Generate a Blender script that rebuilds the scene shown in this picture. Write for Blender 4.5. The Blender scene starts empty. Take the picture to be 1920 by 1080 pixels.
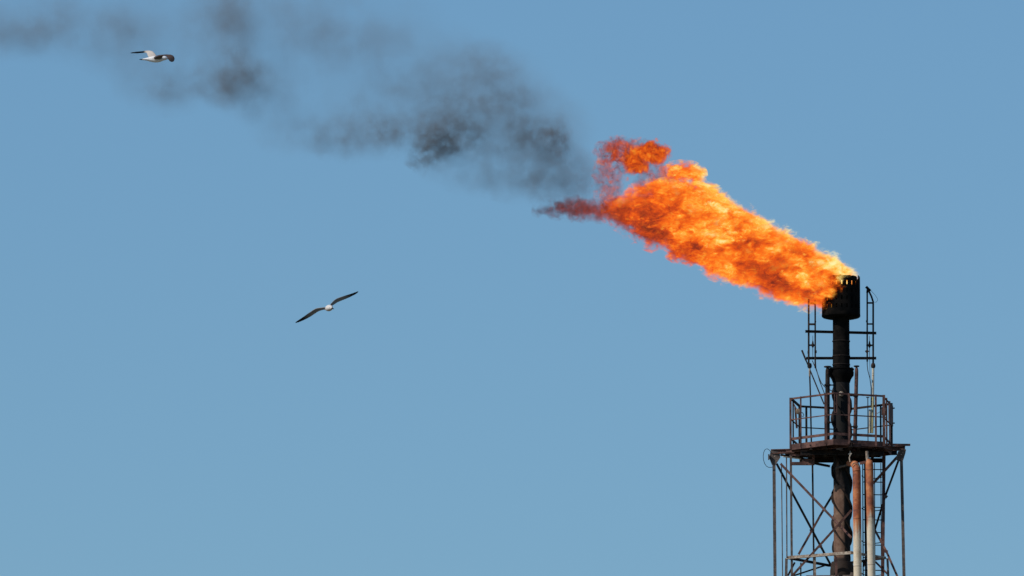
import bpy, bmesh, math, random
from mathutils import Vector, Matrix, kdtree, noise
R = math.radians
S = bpy.context.scene
COL = S.collection
random.seed(7)

# ------------------------------------------------------------------ camera and measuring helpers
FPX, D0, PITCH, EYE = 24000.0, 300.0, R(9.21), 1.7      # focal length in 1920-wide pixels, distance to the tower
CP, SP = math.cos(PITCH), math.sin(PITCH)


def at(px, py, Y):
    """world point at distance Y north of the camera that the photograph shows at (px, py)"""
    u, v = (px - 960) / FPX, (540 - py) / FPX
    d = Vector((u, CP - v * SP, SP + v * CP))
    k = Y / d.y
    return Vector((d.x * k, Y, EYE + d.z * k))


U = (D0 * CP + 46 * SP) / FPX                            # metres per pixel at the tower


def T(px, py, d=0.0):
    """point of the tower: photo pixel plus depth d (in pixel-sized units, positive = behind the stack axis)"""
    return at(px, py, D0 + d * U)


AX = T(1578, 838, 0)                                     # stack axis
KZ = (T(1578, 538).z - T(1578, 838).z) / 300             # metres of height per pixel


def zz(py):                                              # height on the axis plane
    return T(1578, py).z


# ------------------------------------------------------------------ object helpers
def link(o):
    COL.objects.link(o)
    return o


def tag(o, label, cat, group=None, kind=None):
    o['label'] = label
    if cat:
        o['category'] = cat
    if group:
        o['group'] = group
    if kind:
        o['kind'] = kind
    return o


def thing(name, label, cat, loc, group=None):
    o = link(bpy.data.objects.new(name, None))
    o.empty_display_size = 0.2
    o.location = loc
    return tag(o, label, cat, group)


class MB:
    """collects shapes given in world coordinates; build() links them as one mesh"""

    def __init__(self):
        self.v, self.f = [], []

    def add(self, vs, fs):
        b = len(self.v)
        self.v += [Vector(p) for p in vs]
        self.f += [tuple(b + i for i in f) for f in fs]
        return self

    def sweep(self, prof, p, q, up=None):
        p, q = Vector(p), Vector(q)
        t = (q - p).normalized()
        up = Vector(up) if up else (Vector((0, 0, 1)) if abs(t.z) < 0.95 else Vector((0, 1, 0)))
        s = t.cross(up).normalized()
        w = s.cross(t)
        n = len(prof)
        vs = [p + s * a + w * b for a, b in prof] + [q + s * a + w * b for a, b in prof]
        fs = [(i, (i + 1) % n, n + (i + 1) % n, n + i) for i in range(n)] + [tuple(range(n))[::-1], tuple(range(n, 2 * n))]
        return self.add(vs, fs)

    def bar(self, p, q, w, h, up=None):
        return self.sweep([(-w / 2, -h / 2), (w / 2, -h / 2), (w / 2, h / 2), (-w / 2, h / 2)], p, q, up)

    def angle(self, p, q, w, up=None, t=None, flip=1):
        t = t or w * 0.2
        a = w / 2
        pr = [(-a, -a), (a, -a), (a, -a + t), (-a + t, -a + t), (-a + t, a), (-a, a)]
        if flip < 0:
            pr = [(-x, y) for x, y in pr][::-1]
        return self.sweep(pr, p, q, up)

    def ibeam(self, p, q, w, h, up=None, t=None):
        t = t or h * 0.14
        a, b, c = w / 2, h / 2, t / 2
        pr = [(-a, -b), (a, -b), (a, -b + t), (c, -b + t), (c, b - t), (a, b - t), (a, b), (-a, b), (-a, b - t), (-c, b - t), (-c, -b + t), (-a, -b + t)]
        return self.sweep(pr, p, q, up)

    def tube(self, pts, r, n=10, closed=False):
        pts = [Vector(p) for p in pts]
        m = len(pts)
        rs = r if isinstance(r, (list, tuple)) else [r] * m
        vs, fs, w = [], [], None
        for i, p in enumerate(pts):
            a = pts[(i - 1) % m] if (closed or i > 0) else p
            b = pts[(i + 1) % m] if (closed or i < m - 1) else p
            t = (b - a).normalized()
            if w is None:
                w = t.orthogonal().normalized()
            w = (w - t * w.dot(t)).normalized()
            s = t.cross(w)
            for k in range(n):
                an = 2 * math.pi * k / n
                vs.append(p + (w * math.cos(an) + s * math.sin(an)) * rs[i])
        for i in range(m if closed else m - 1):
            j = (i + 1) % m
            for k in range(n):
                l = (k + 1) % n
                fs.append((i * n + k, i * n + l, j * n + l, j * n + k))
        if not closed:
            fs += [tuple(range(n))[::-1], tuple(range((m - 1) * n, m * n))]
        return self.add(vs, fs)

    def lathe(self, prof, c, n=40):
        """prof: (radius, height) closed loop or open profile round the vertical line through c"""
        vs, fs = [], []
        m = len(prof)
        for r, z in prof:
            for k in range(n):
                an = 2 * math.pi * k / n
                vs.append((c[0] + r * math.cos(an), c[1] + r * math.sin(an), z))
        for i in range(m - 1):
            for k in range(n):
                l = (k + 1) % n
                fs.append((i * n + k, i * n + l, (i + 1) * n + l, (i + 1) * n + k))
        fs += [tuple(range(n))[::-1], tuple(range((m - 1) * n, m * n))]
        return self.add(vs, fs)

    def plate(self, pts, nrm, t):
        nrm = Vector(nrm).normalized() * t / 2
        n = len(pts)
        vs = [Vector(p) - nrm for p in pts] + [Vector(p) + nrm for p in pts]
        return self.add(vs, [tuple(range(n))[::-1], tuple(range(n, 2 * n))] + [(i, (i + 1) % n, n + (i + 1) % n, n + i) for i in range(n)])

    def box(self, c, sx, sy, sz):
        c = Vector(c)
        return self.bar(c - Vector((0, 0, sz / 2)), c + Vector((0, 0, sz / 2)), sx, sy, (0, 1, 0))

    def build(self, name, mat, parent=None, smooth=False, root=None, label=None):
        root = root or parent
        o0 = Vector((0, 0, 0))
        if root:
            o0 = Vector(root.location)
            r = root
            while r.parent:
                r = r.parent
                o0 += Vector(r.location)
        me = bpy.data.meshes.new(name)
        me.from_pydata([v - o0 for v in self.v], [], self.f)
        bm = bmesh.new()
        bm.from_mesh(me)
        bmesh.ops.recalc_face_normals(bm, faces=bm.faces)
        bm.to_mesh(me)
        bm.free()
        if smooth:
            me.shade_smooth()
            me.set_sharp_from_angle(angle=R(40))
        o = link(bpy.data.objects.new(name, me))
        me.materials.append(mat)
        if parent:
            o.parent = parent
        if label:
            o['label'] = label
        return o


# ------------------------------------------------------------------ node helpers
class G:
    def __init__(self, nt):
        self.nt = nt

    def n(self, typ, **kw):
        nd = self.nt.nodes.new(typ)
        for k, v in kw.items():
            setattr(nd, k, v)
        return nd

    def put(self, sock, v):
        if isinstance(v, bpy.types.NodeSocket):
            self.nt.links.new(v, sock)
        elif v is not None:
            sock.default_value = v

    def m(self, op, a, b=None, c=None, clamp=False):
        nd = self.n('ShaderNodeMath', operation=op, use_clamp=clamp)
        for i, x in enumerate((a, b, c)):
            self.put(nd.inputs[i], x)
        return nd.outputs[0]

    def vm(self, op, a, b=None, c=None):
        nd = self.n('ShaderNodeVectorMath', operation=op)
        for i, x in enumerate((a, b, c)):
            if x is not None:
                self.put(nd.inputs[i], x)
        return nd.outputs['Value'] if op in ('DOT_PRODUCT', 'LENGTH') else nd.outputs[0]

    def noise(self, vec, scale, detail=3, rough=0.55, color=False, dist=0.0):
        nd = self.n('ShaderNodeTexNoise')
        self.put(nd.inputs['Vector'], vec)
        nd.inputs['Scale'].default_value = scale
        nd.inputs['Detail'].default_value = detail
        nd.inputs['Roughness'].default_value = rough
        nd.inputs['Distortion'].default_value = dist
        return nd.outputs['Color'] if color else nd.outputs['Fac']

    def ss(self, v, a, b, lo=0.0, hi=1.0):
        nd = self.n('ShaderNodeMapRange', interpolation_type='SMOOTHSTEP')
        for i, x in enumerate((v, a, b, lo, hi)):
            self.put(nd.inputs[i], x)
        return nd.outputs[0]

    def lin(self, v, a, b, lo=0.0, hi=1.0):
        nd = self.n('ShaderNodeMapRange')
        for i, x in enumerate((v, a, b, lo, hi)):
            self.put(nd.inputs[i], x)
        return nd.outputs[0]

    def ramp(self, v, stops):
        nd = self.n('ShaderNodeValToRGB')
        e = nd.color_ramp.elements
        while len(e) < len(stops):
            e.new(0.5)
        for el, (p, c) in zip(e, stops):
            el.position = p
            el.color = (*c, 1)
        self.put(nd.inputs[0], v)
        return nd.outputs[0]

    def mix(self, f, a, b):
        nd = self.n('ShaderNodeMix', data_type='RGBA')
        self.put(nd.inputs['Factor'], f)
        for s, x in ((6, a), (7, b)):
            self.put(nd.inputs[s], (*x, 1) if isinstance(x, tuple) else x)
        return nd.outputs[2]

    def curve(self, v, pts, lo, hi):
        """piecewise curve of v: pts [(x, value)], values between lo and hi"""
        x0, x1 = pts[0][0], pts[-1][0]
        nd = self.n('ShaderNodeFloatCurve')
        c = nd.mapping.curves[0]
        xs = [((x - x0) / (x1 - x0), (y - lo) / (hi - lo)) for x, y in pts]
        c.points[0].location = xs[0]
        c.points[1].location = xs[-1]
        for x in xs[1:-1]:
            c.points.new(*x)
        nd.mapping.update()
        self.put(nd.inputs['Value'], self.lin(v, x0, x1))
        return self.m('MULTIPLY_ADD', nd.outputs[0], hi - lo, lo)


def newmat(name):
    m = bpy.data.materials.new(name)
    m.use_nodes = True
    m.node_tree.nodes.clear()
    g = G(m.node_tree)
    return m, g, g.n('ShaderNodeOutputMaterial')


def metal(name, c1, c2, rough=0.75, scale=6.0, spots=None, bump=0.25, metallic=0.0, spec=0.2, lo=0.4, hi=0.62):
    """weathered painted or rusty metal: two tones in uneven patches, fine grain, optional third tone in small spots"""
    m, g, out = newmat(name)
    tc = g.n('ShaderNodeTexCoord').outputs['Object']
    a = g.noise(tc, scale, 6, 0.62)
    col = g.mix(g.ss(a, lo, hi), c1, c2)
    if spots:
        b = g.noise(tc, scale * 3.3, 4, 0.6)
        col = g.mix(g.ss(b, 0.55, 0.68), col, spots)
    fine = g.noise(tc, scale * 12, 3, 0.6)
    hsv = g.n('ShaderNodeHueSaturation')
    g.put(hsv.inputs['Color'], col)
    g.put(hsv.inputs['Value'], g.lin(fine, 0.25, 0.75, 0.65, 1.35))
    p = g.n('ShaderNodeBsdfPrincipled')
    g.put(p.inputs['Base Color'], hsv.outputs[0])
    p.inputs['Roughness'].default_value = rough
    p.inputs['Metallic'].default_value = metallic
    p.inputs['Specular IOR Level'].default_value = spec
    bp = g.n('ShaderNodeBump')
    bp.inputs['Strength'].default_value = bump
    bp.inputs['Distance'].default_value = 0.01
    g.put(bp.inputs['Height'], a)
    g.put(p.inputs['Normal'], bp.outputs[0])
    g.put(out.inputs['Surface'], p.outputs[0])
    return m


M_SOOT = metal('soot_black_steel', (0.004, 0.004, 0.004), (0.01, 0.0085, 0.0075), 0.9, 5, spec=0.04)
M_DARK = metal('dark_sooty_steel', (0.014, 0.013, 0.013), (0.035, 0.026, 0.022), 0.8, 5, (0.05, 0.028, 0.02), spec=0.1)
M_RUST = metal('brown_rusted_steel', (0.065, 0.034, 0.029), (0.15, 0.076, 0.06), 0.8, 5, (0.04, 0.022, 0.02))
M_GREY = metal('weathered_grey_steel', (0.075, 0.062, 0.055), (0.15, 0.115, 0.095), 0.7, 5, (0.055, 0.032, 0.024))
M_TAN = metal('tan_lit_steel', (0.2, 0.15, 0.11), (0.4, 0.34, 0.27), 0.75, 7, (0.12, 0.07, 0.05))
M_PALE = metal('pale_cream_steel', (0.42, 0.4, 0.33), (0.6, 0.56, 0.45), 0.7, 6, (0.3, 0.2, 0.13))
M_YEL = metal('yellowed_cream_steel', (0.5, 0.46, 0.3), (0.62, 0.52, 0.22), 0.7, 5, (0.4, 0.3, 0.12))
M_WIRE = metal('dark_wire', (0.02, 0.02, 0.022), (0.04, 0.036, 0.035), 0.6, 8)


def pipe_mat(name, zline, seed):
    """cream pipe whose upper length has rusted: the rust edge is ragged and runs down in streaks"""
    m, g, out = newmat(name)
    tc = g.n('ShaderNodeTexCoord').outputs['Object']
    sep = g.n('ShaderNodeSeparateXYZ')
    g.put(sep.inputs[0], tc)
    off = g.vm('ADD', tc, (seed, seed * 2.0, 0))
    n1 = g.noise(g.vm('MULTIPLY', off, (14, 14, 0.9)), 1.0, 5, 0.65)
    n2 = g.noise(off, 5, 6, 0.65)
    n3 = g.noise(off, 22, 4, 0.6)
    h = g.m('ADD', sep.outputs[2], g.m('MULTIPLY_ADD', n1, 1.5, -0.75))
    f = g.ss(h, zline - 0.18, zline + 0.22)
    rust = g.ramp(n2, [(0.3, (0.14, 0.048, 0.028)), (0.45, (0.3, 0.085, 0.036)), (0.58, (0.46, 0.155, 0.055)), (0.72, (0.5, 0.23, 0.11))])
    cream = g.ramp(n2, [(0.3, (0.46, 0.37, 0.26)), (0.5, (0.64, 0.55, 0.41)), (0.7, (0.55, 0.45, 0.31))])
    spots = g.ss(n3, 0.6, 0.7)
    cream = g.mix(g.m('MULTIPLY', spots, 0.6), cream, (0.36, 0.19, 0.1))
    rust = g.mix(g.m('MULTIPLY', g.ss(n3, 0.63, 0.72), 0.5), rust, (0.6, 0.5, 0.4))
    col = g.mix(f, cream, rust)
    # girth weld every 1.1 m
    w = g.m('ABSOLUTE', g.m('SUBTRACT', g.m('FRACT', g.m('DIVIDE', sep.outputs[2], 1.13)), 0.5))
    col = g.mix(g.m('MULTIPLY', g.ss(w, 0.012, 0.004), 0.55), col, (0.1, 0.05, 0.03))
    p = g.n('ShaderNodeBsdfPrincipled')
    g.put(p.inputs['Base Color'], col)
    p.inputs['Roughness'].default_value = 0.7
    p.inputs['Specular IOR Level'].default_value = 0.3
    bp = g.n('ShaderNodeBump')
    bp.inputs['Strength'].default_value = 0.3
    bp.inputs['Distance'].default_value = 0.008
    g.put(bp.inputs['Height'], n2)
    g.put(p.inputs['Normal'], bp.outputs[0])
    g.put(out.inputs['Surface'], p.outputs[0])
    return m


# ------------------------------------------------------------------ ground (below the frame, it reaches the horizon)
m, g, out = newmat('dry_ground')
tc = g.n('ShaderNodeTexCoord').outputs['Object']
n = g.noise(tc, 0.05, 8, 0.6)
p = g.n('ShaderNodeBsdfPrincipled')
g.put(p.inputs['Base Color'], g.ramp(n, [(0.35, (0.07, 0.075, 0.035)), (0.5, (0.13, 0.115, 0.07)), (0.65, (0.2, 0.17, 0.12))]))
p.inputs['Roughness'].default_value = 0.95
g.put(out.inputs['Surface'], p.outputs[0])
gm = MB()
gm.add([(-6000, -6000, 0), (6000, -6000, 0), (6000, 6000, 0), (-6000, 6000, 0)], [(0, 1, 2, 3)])
ground = gm.build('ground', m)
tag(ground, 'flat dry ground under the flare tower', 'ground', kind='structure')

# ------------------------------------------------------------------ flare stack: riser, strakes, burner tip, pilot frames
AXY = (AX.x, AX.y)
stack = thing('flare_stack', 'black sooty flare stack with slotted burner cup and spiral fins, flame at its mouth', 'flare stack', (AX.x, AX.y, 0))

# lower riser: sooty black at the top, brown below, shaded right half painted black
m, g, out = newmat('riser_steel')
tc = g.n('ShaderNodeTexCoord').outputs['Object']
sep = g.n('ShaderNodeSeparateXYZ')
g.put(sep.inputs[0], tc)
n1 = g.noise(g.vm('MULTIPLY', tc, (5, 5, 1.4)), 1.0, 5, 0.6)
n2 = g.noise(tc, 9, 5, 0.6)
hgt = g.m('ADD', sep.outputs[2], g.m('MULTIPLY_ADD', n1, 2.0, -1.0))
side = g.m('MULTIPLY_ADD', sep.outputs[0], -3.0, g.m('MULTIPLY', sep.outputs[1], -0.6))       # brown on the sunlit left, shade painted in on the right
bare_lit = g.m('MULTIPLY', g.ss(hgt, zz(880), zz(918)), g.ss(g.m('ADD', side, g.m('MULTIPLY_ADD', n1, 0.4, -0.2)), -0.1, 0.03))
bare_lit = g.m('MULTIPLY', bare_lit, g.ss(sep.outputs[2], zz(1052), zz(1044)))
bare_lit = g.m('MAXIMUM', bare_lit, g.m('MULTIPLY', g.ss(hgt, zz(985), zz(1050)), 0.16))
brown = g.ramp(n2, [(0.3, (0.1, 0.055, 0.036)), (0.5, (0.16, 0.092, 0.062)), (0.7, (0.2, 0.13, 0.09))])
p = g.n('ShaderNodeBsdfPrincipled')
g.put(p.inputs['Base Color'], g.mix(bare_lit, (0.008, 0.0075, 0.007), brown))
p.inputs['Roughness'].default_value = 0.8
p.inputs['Specular IOR Level'].default_value = 0.25
g.put(out.inputs['Surface'], p.outputs[0])
M_RISER = m

r0 = 15.6 * U
rz = lambda py: zz(py)
b = MB()
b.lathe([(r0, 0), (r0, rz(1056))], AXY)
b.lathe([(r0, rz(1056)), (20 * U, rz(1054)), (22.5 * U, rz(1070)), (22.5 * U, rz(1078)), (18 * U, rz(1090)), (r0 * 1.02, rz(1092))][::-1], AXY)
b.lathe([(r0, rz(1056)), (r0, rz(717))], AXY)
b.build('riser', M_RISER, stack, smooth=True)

# spiral fins, three starts
for st in range(3):
    b = MB()
    ztop, zbot, pitch, r1, th = rz(722), rz(1050), 146 * KZ, 20.0 * U, 0.022
    N = 150
    vs, fs = [], []
    for i in range(N + 1):
        t = i / N
        z = ztop + (zbot - ztop) * t
        an = 2 * math.pi * ((ztop - z) / pitch + st / 3) + 0.4
        wob = 1 + 0.06 * math.sin(i * 0.9 + st)
        rr = r0 + (r1 - r0) * wob * min(1, 8 * t + 0.2, 8 * (1 - t) + 0.2)
        for r_, dz in ((r0 - 0.01, -th / 2), (rr, -th / 2), (rr, th / 2), (r0 - 0.01, th / 2)):
            vs.append((AX.x + r_ * math.cos(an), AX.y + r_ * math.sin(an), z + dz * 2.2))
    for i in range(N):
        for k in range(4):
            l = (k + 1) % 4
            fs.append((i * 4 + k, i * 4 + l, i * 4 + 4 + l, i * 4 + 4 + k))
    fs += [(3, 2, 1, 0), tuple(range(N * 4, N * 4 + 4))]
    b.add(vs, fs)
    b.build('spiral_fin', M_DARK, stack)

b = MB()
b.lathe([(16 * U, rz(718)), (18.5 * U, rz(711)), (23.4 * U, rz(704)), (23.6 * U, rz(697)), (22 * U, rz(696)), (22.2 * U, rz(694.6)), (24 * U, rz(694)), (24 * U, rz(691.6)), (16 * U, rz(691))], AXY)
for k in range(14):
    an = 2 * math.pi * k / 14 + 0.1
    b.tube([(AX.x + 21 * U * math.cos(an), AX.y + 21 * U * math.sin(an), rz(691.8)), (AX.x + 21 * U * math.cos(an), AX.y + 21 * U * math.sin(an), rz(689.6))], 1.3 * U, 6)
b.build('flange_collar', M_SOOT, stack, smooth=True)

b = MB()
b.lathe([(16 * U, rz(692)), (16 * U, rz(655)), (15.7 * U, rz(654)), (15.7 * U, rz(590))], AXY)
b.build('burner_pipe', M_SOOT, stack, smooth=True)

# slotted burner cup: a ring of plates with real slots, closed bottom, torn rim
cup = thing('burner_cup', None, None, (0, 0, 0))
del cup['label']
cup.parent = stack
b = MB()
rc, thk = 36 * U, 0.016
NS = 22                                                  # slots round the cup
rows = [(521, 526.5), (528.5, 538), (543.5, 553), (558, 567.5), (572.5, 582)]
levels = sorted({590.0, 516.0} | {y for r_ in rows[1:] for y in r_})
seg = NS * 4


def cpt(k, r_, z):
    an = 2 * math.pi * k / seg + 0.05
    return (AX.x + r_ * math.cos(an), AX.y + r_ * math.sin(an), z)


lv = [594.0] + [581.5, 574, 567, 559.5, 552.5, 545, 538, 530.5, 521.0]
for i in range(len(lv) - 1):
    y0, y1 = lv[i], lv[i + 1]
    slot = i % 2 == 1
    for k in range(seg):
        if slot and k % 4 == 1:
            continue
        z0, z1 = rz(y0), rz(y1)
        if i == len(lv) - 2:
            az_ = (k / seg * 360 + 3) % 360
            z1 += KZ * 2.0 * noise.noise(Vector((k * 0.35, 3.1, 0)))
            if 318 < az_ or az_ < 25:
                z1 += KZ * (1.2, -1.5, -7.0, -5.0, 1.8, -6.5, -2.0)[k % 7]
        q = [cpt(k, rc, z0), cpt(k + 1, rc, z0), cpt(k + 1, rc, z1), cpt(k, rc, z1)]
        q2 = [cpt(k, rc - thk, z0), cpt(k + 1, rc - thk, z0), cpt(k + 1, rc - thk, z1), cpt(k, rc - thk, z1)]
        b.add(q + q2, [(0, 1, 2, 3), (7, 6, 5, 4), (0, 4, 5, 1), (1, 5, 6, 2), (2, 6, 7, 3), (3, 7, 4, 0)])
b.build('slotted_shell', M_SOOT, cup, root=stack)
b = MB()
b.lathe([(15 * U, rz(597)), (30 * U, rz(596.4)), (34.5 * U, rz(595.2)), (36.3 * U, rz(593)), (36.3 * U, rz(590.5)), (35 * U, rz(590.5)), (33 * U, rz(592)), (15 * U, rz(593))], AXY, 60)
b.build('cup_floor', M_SOOT, cup, root=stack, smooth=True)
b = MB()
b.lathe([(19 * U, rz(593)), (19 * U, rz(545)), (16 * U, rz(545)), (16 * U, rz(593))], AXY, 32)
b.lathe([(31 * U, rz(593)), (31 * U, rz(538)), (29.8 * U, rz(538)), (29.8 * U, rz(593))], AXY, 40)
b.build('inner_liner', M_SOOT, cup, root=stack, smooth=True)

# cross arms that carry the pilot frames
for (yl, yr, x0, x1, dl, dr) in ((621.3, 624.6, 1510, 1643, -14, 8), (671.6, 671.6, 1511.5, 1643, 0, 0)):
    b = MB()
    b.ibeam(T(x0, yl, dl), T(x1, yr, dr), 4.6 * U, 4.6 * U)
    b.build('cross_arm', M_DARK, stack)

# pilot burner frames, one each side
def pilot(side):
    f = thing('pilot_frame', None, None, (0, 0, 0))
    del f['label']
    f.parent = stack
    b = MB()
    if side < 0:
        b.tube([T(1516.3, 690, -8), T(1516.3, 561, -8)], 1.75 * U, 8)
        b.tube([T(1528.6, 690, -8), T(1528.4, 562, -8)], 1.5 * U, 8)
        for y, w in ((569, 3.2), (608, 3.4)):
            b.bar(T(1516.5, y, -8), T(1528.5, y, -8), w * U, w * U)
        # welded stubs
        b.bar(T(1528, 603, -8), T(1530.4, 603, -8), 2 * U, 2 * U)
        b.box(T(1515, 660.5, -8), 2 * U, 2 * U, 5 * U)
        b.box(T(1529.2, 659.5, -8), 4.4 * U, 3 * U, 5 * U)
    else:
        b.tube([T(1626, 678, 4), T(1626, 543, 4)], 1.5 * U, 8)
        b.tube([T(1637.2, 684, 4), T(1637.2, 566, 4), T(1634, 556, 4), T(1628, 543.5, 4)], 1.75 * U, 8)
        for y, w in ((568, 3.0), (607.5, 2.6)):
            b.bar(T(1626.2, y, 4), T(1637, y, 4), w * U, w * U)
        b.bar(T(1622, 658.6, 4), T(1629.5, 658.6, 4), 2 * U, 2 * U)
        b.box(T(1625.6, 659, 4), 4.4 * U, 3 * U, 4.5 * U)
        b.box(T(1625.4, 602.5, 4), 3.4 * U, 3 * U, 3.4 * U)
    b.build('twin_rail', M_DARK, f, root=stack, smooth=True)
    xc, yc, d = (1524, 647.2, -8) if side < 0 else (1630.3, 647.5, 4)
    b = MB()
    b.tube([T(xc, yc - 18, d), T(xc, yc - 9, d), T(xc, yc - 7, d), T(xc, yc - 3.5, d), T(xc, yc, d), T(xc, yc + 3.5, d), T(xc, yc + 5, d), T(xc, yc + 24, d)],
           [0.35 * U, 0.45 * U, 1.1 * U, 1.7 * U, 3.2 * U, 1.7 * U, 0.6 * U, 0.45 * U], 10)
    b.bar(T(xc - 6, yc, d), T(xc + 6, yc, d), 2.6 * U, 3.0 * U)
    b.build('ignition_electrode', M_DARK, f, root=stack, smooth=True)
    if side > 0:
        b = MB()
        b.bar(T(1623.8, 537.6, 4), T(1632, 545.6, 4), 4.5 * U, 4.2 * U, (0, 1, 0))
        b.tube([T(1626.8, 543, 4), T(1626, 549, 4)], 2.0 * U, 8)
        b.build('pilot_head', M_SOOT, f, root=stack)
        b = MB()
        pts = [(1631.5, 543.5), (1636, 548), (1641, 553.5), (1644.8, 559.5), (1645.6, 563), (1643.5, 566), (1640, 567)]
        b.tube([T(x, y, 4) for x, y in pts], 0.34 * U, 5)
        b.build('thermocouple_wire', M_WIRE, f, root=stack)
    return f


pilot(-1)
pilot(1)

# feed lines of the pilots down to the platform
b = MB()
b.lathe([(2.2 * U, 0), (3.9 * U, 0.02), (3.9 * U, 0.055), (2.2 * U, 0.075)], (0, 0))
coll = b
for (x, y, d, nm) in ((1518, 685.5, -8, 1), (1637.2, 685.5, 4, 2)):
    c = T(x, y, d)
    b = MB()
    b.lathe([(1.9 * U, c.z - 0.06), (3.4 * U, c.z - 0.055), (4.2 * U, c.z - 0.02), (4.2 * U, c.z + 0.01), (3.2 * U, c.z + 0.05), (1.9 * U, c.z + 0.06)], (c.x, c.y), 14)
    b.build('pipe_coupling', M_DARK, stack, smooth=True)
b = MB()
b.tube([T(1518, 686, -8), T(1518.3, 706, -8)], 1.7 * U, 8)
b.build('feed_pipe', M_TAN, stack, smooth=True)
b = MB()
b.tube([T(1518.3, 706, -8), T(1519.5, 740, -10), T(1521.5, 840, -12)], 1.45 * U, 8)
b.build('feed_pipe', M_DARK, stack, smooth=True)
b = MB()
b.tube([T(1637.2, 686, 4), T(1636.5, 745, 4)], 2.35 * U, 10)
b.build('feed_pipe', M_PALE, stack, smooth=True, label='pale cream feed pipe below the right pilot frame')
b = MB()
b.tube([T(1636.5, 745, 4), T(1635, 812, 4)], 2.6 * U, 10)
b.build('feed_pipe', M_YEL, stack, smooth=True)
b = MB()
b.tube([T(1631, 768, 2), T(1630.5, 812, 2)], 2.2 * U, 10)
b.build('feed_pipe', M_PALE, stack, smooth=True)
b = MB()
b.tube([T(1627.2, 745, 2), T(1627.6, 838, 2)], 0.9 * U, 7)
b.bar(T(1624, 745, 2), T(1630, 745, 2), 1.6 * U, 1.6 * U)
b.build('feed_pipe', M_GREY, stack)
b = MB()
b.tube([T(1626, 672, 4), T(1626, 684, 4), T(1627.2, 695, 3), T(1631, 709, 2), T(1633.4, 727, 2), T(1633, 763, 1)], 0.75 * U, 6)
b.build('cable', M_WIRE, stack)
b = MB()
b.tube([T(1630.4, 671, 4), T(1631.2, 700, 4), T(1631.8, 715, 4)], 0.4 * U, 5)
b.build('cable', M_WIRE, stack)
b = MB()
b.tube([T(1523, 676, -8), T(1529, 690, -8), T(1535, 706, -10), T(1540, 718, -12), T(1547, 726, -14), T(1556, 731, -16), T(1563, 735, -16)], 0.75 * U, 6)
b.build('cable', M_WIRE, stack)
b = MB()
b.tube([T(1529, 674, -8), T(1530, 690, -8), T(1537, 715, -10), T(1546.6, 740, -12)], 0.8 * U, 6)
b.build('cable', M_WIRE, stack)
b = MB()
b.bar(T(1503.5, 656.7, -4), T(1511.4, 676, -6), 3.2 * U, 2.2 * U, (0, 1, 0))
b.bar(T(1511.4, 676, -6), T(1545.2, 758, -14), 2.3 * U, 2.0 * U, (0, 1, 0))
b.build('diagonal_strut', M_DARK, stack)

# capped side pipes beside the riser
for (xt, xb, rr, ytop, cw, mt, d) in ((1551.8, 1551.2, 4.2, 689, 7.0, M_DARK, -16), (1606, 1602.8, 3.4, 688, 5.4, M_RUST, -10)):
    sp = MB()
    sp.tube([T(xb, 838, d), T(xt, 700, d), T(xt, ytop + 5, d), T(xt, ytop, d)], [rr * U * 1.12, rr * U, rr * U * 0.95, rr * 0.55 * U], 14)
    o = sp.build('side_pipe', mt, stack, smooth=True)
    c = T(xt, ytop - 1.3, d)
    cap = MB()
    cap.lathe([(cw * 0.9 * U, c.z - 1.1 * U), (cw * U, c.z - 0.7 * U), (cw * U, c.z + 0.7 * U), (cw * 0.9 * U, c.z + 1.1 * U)], (c.x, c.y), 20)
    cap.build('pipe_cap', M_DARK, o, root=stack, smooth=True)

# pale inspection port on the riser at rail height, with its brown bracket
c = T(1577.4, 738.4, -22)
b = MB()
b.tube([c + Vector((0, 0.14, 0)), c + Vector((0, 0.02, 0)), c + Vector((0, 0.0, 0)), c + Vector((0, 0.0, 0.0)) + Vector((0, -0.02, 0))], [4.6 * U, 4.8 * U, 4.9 * U, 3.6 * U], 18)
o = b.build('inspection_port', M_TAN, stack, smooth=True)
b = MB()
b.tube([c + Vector((0, -0.012, 0)), c + Vector((0, -0.035, 0))], [2.6 * U, 2.2 * U], 14)
b.build('port_glass', M_PALE, o, root=stack, smooth=True)
b = MB()
for x in (1564.6, 1568.6):
    b.bar(T(x, 738, -24), T(x, 775, -24), 2.0 * U, 2.0 * U)
b.bar(T(1563.5, 773.5, -24), T(1569.8, 773.5, -24), 2.2 * U, 2.0 * U)
b.build('port_bracket', M_RUST, stack)

# ------------------------------------------------------------------ lattice tower with platform, railing, girders, legs, braces, ladder
tower = thing('lattice_tower', 'rusty brown lattice tower with railed hexagonal platform, thin legs, crossed braces and caged ladder', 'tower', (AX.x, AX.y, 0))

# platform
ZD = zz(838.3)                                           # deck top
HEX = [Vector((AX.x + 100 * U * math.cos(R(a)), AX.y + 100 * U * math.sin(R(a)), 0)) for a in (198, 260, 320, 20, 80, 140)]   # A B C D E F


def hx(i, f, dz, out_=0.0):
    p_ = HEX[i % 6].lerp(HEX[(i + 1) % 6], f)
    c_ = Vector((AX.x, AX.y, 0))
    p_ = c_ + (p_ - c_) * (1 + out_)
    return Vector((p_.x, p_.y, ZD + dz))


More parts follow.
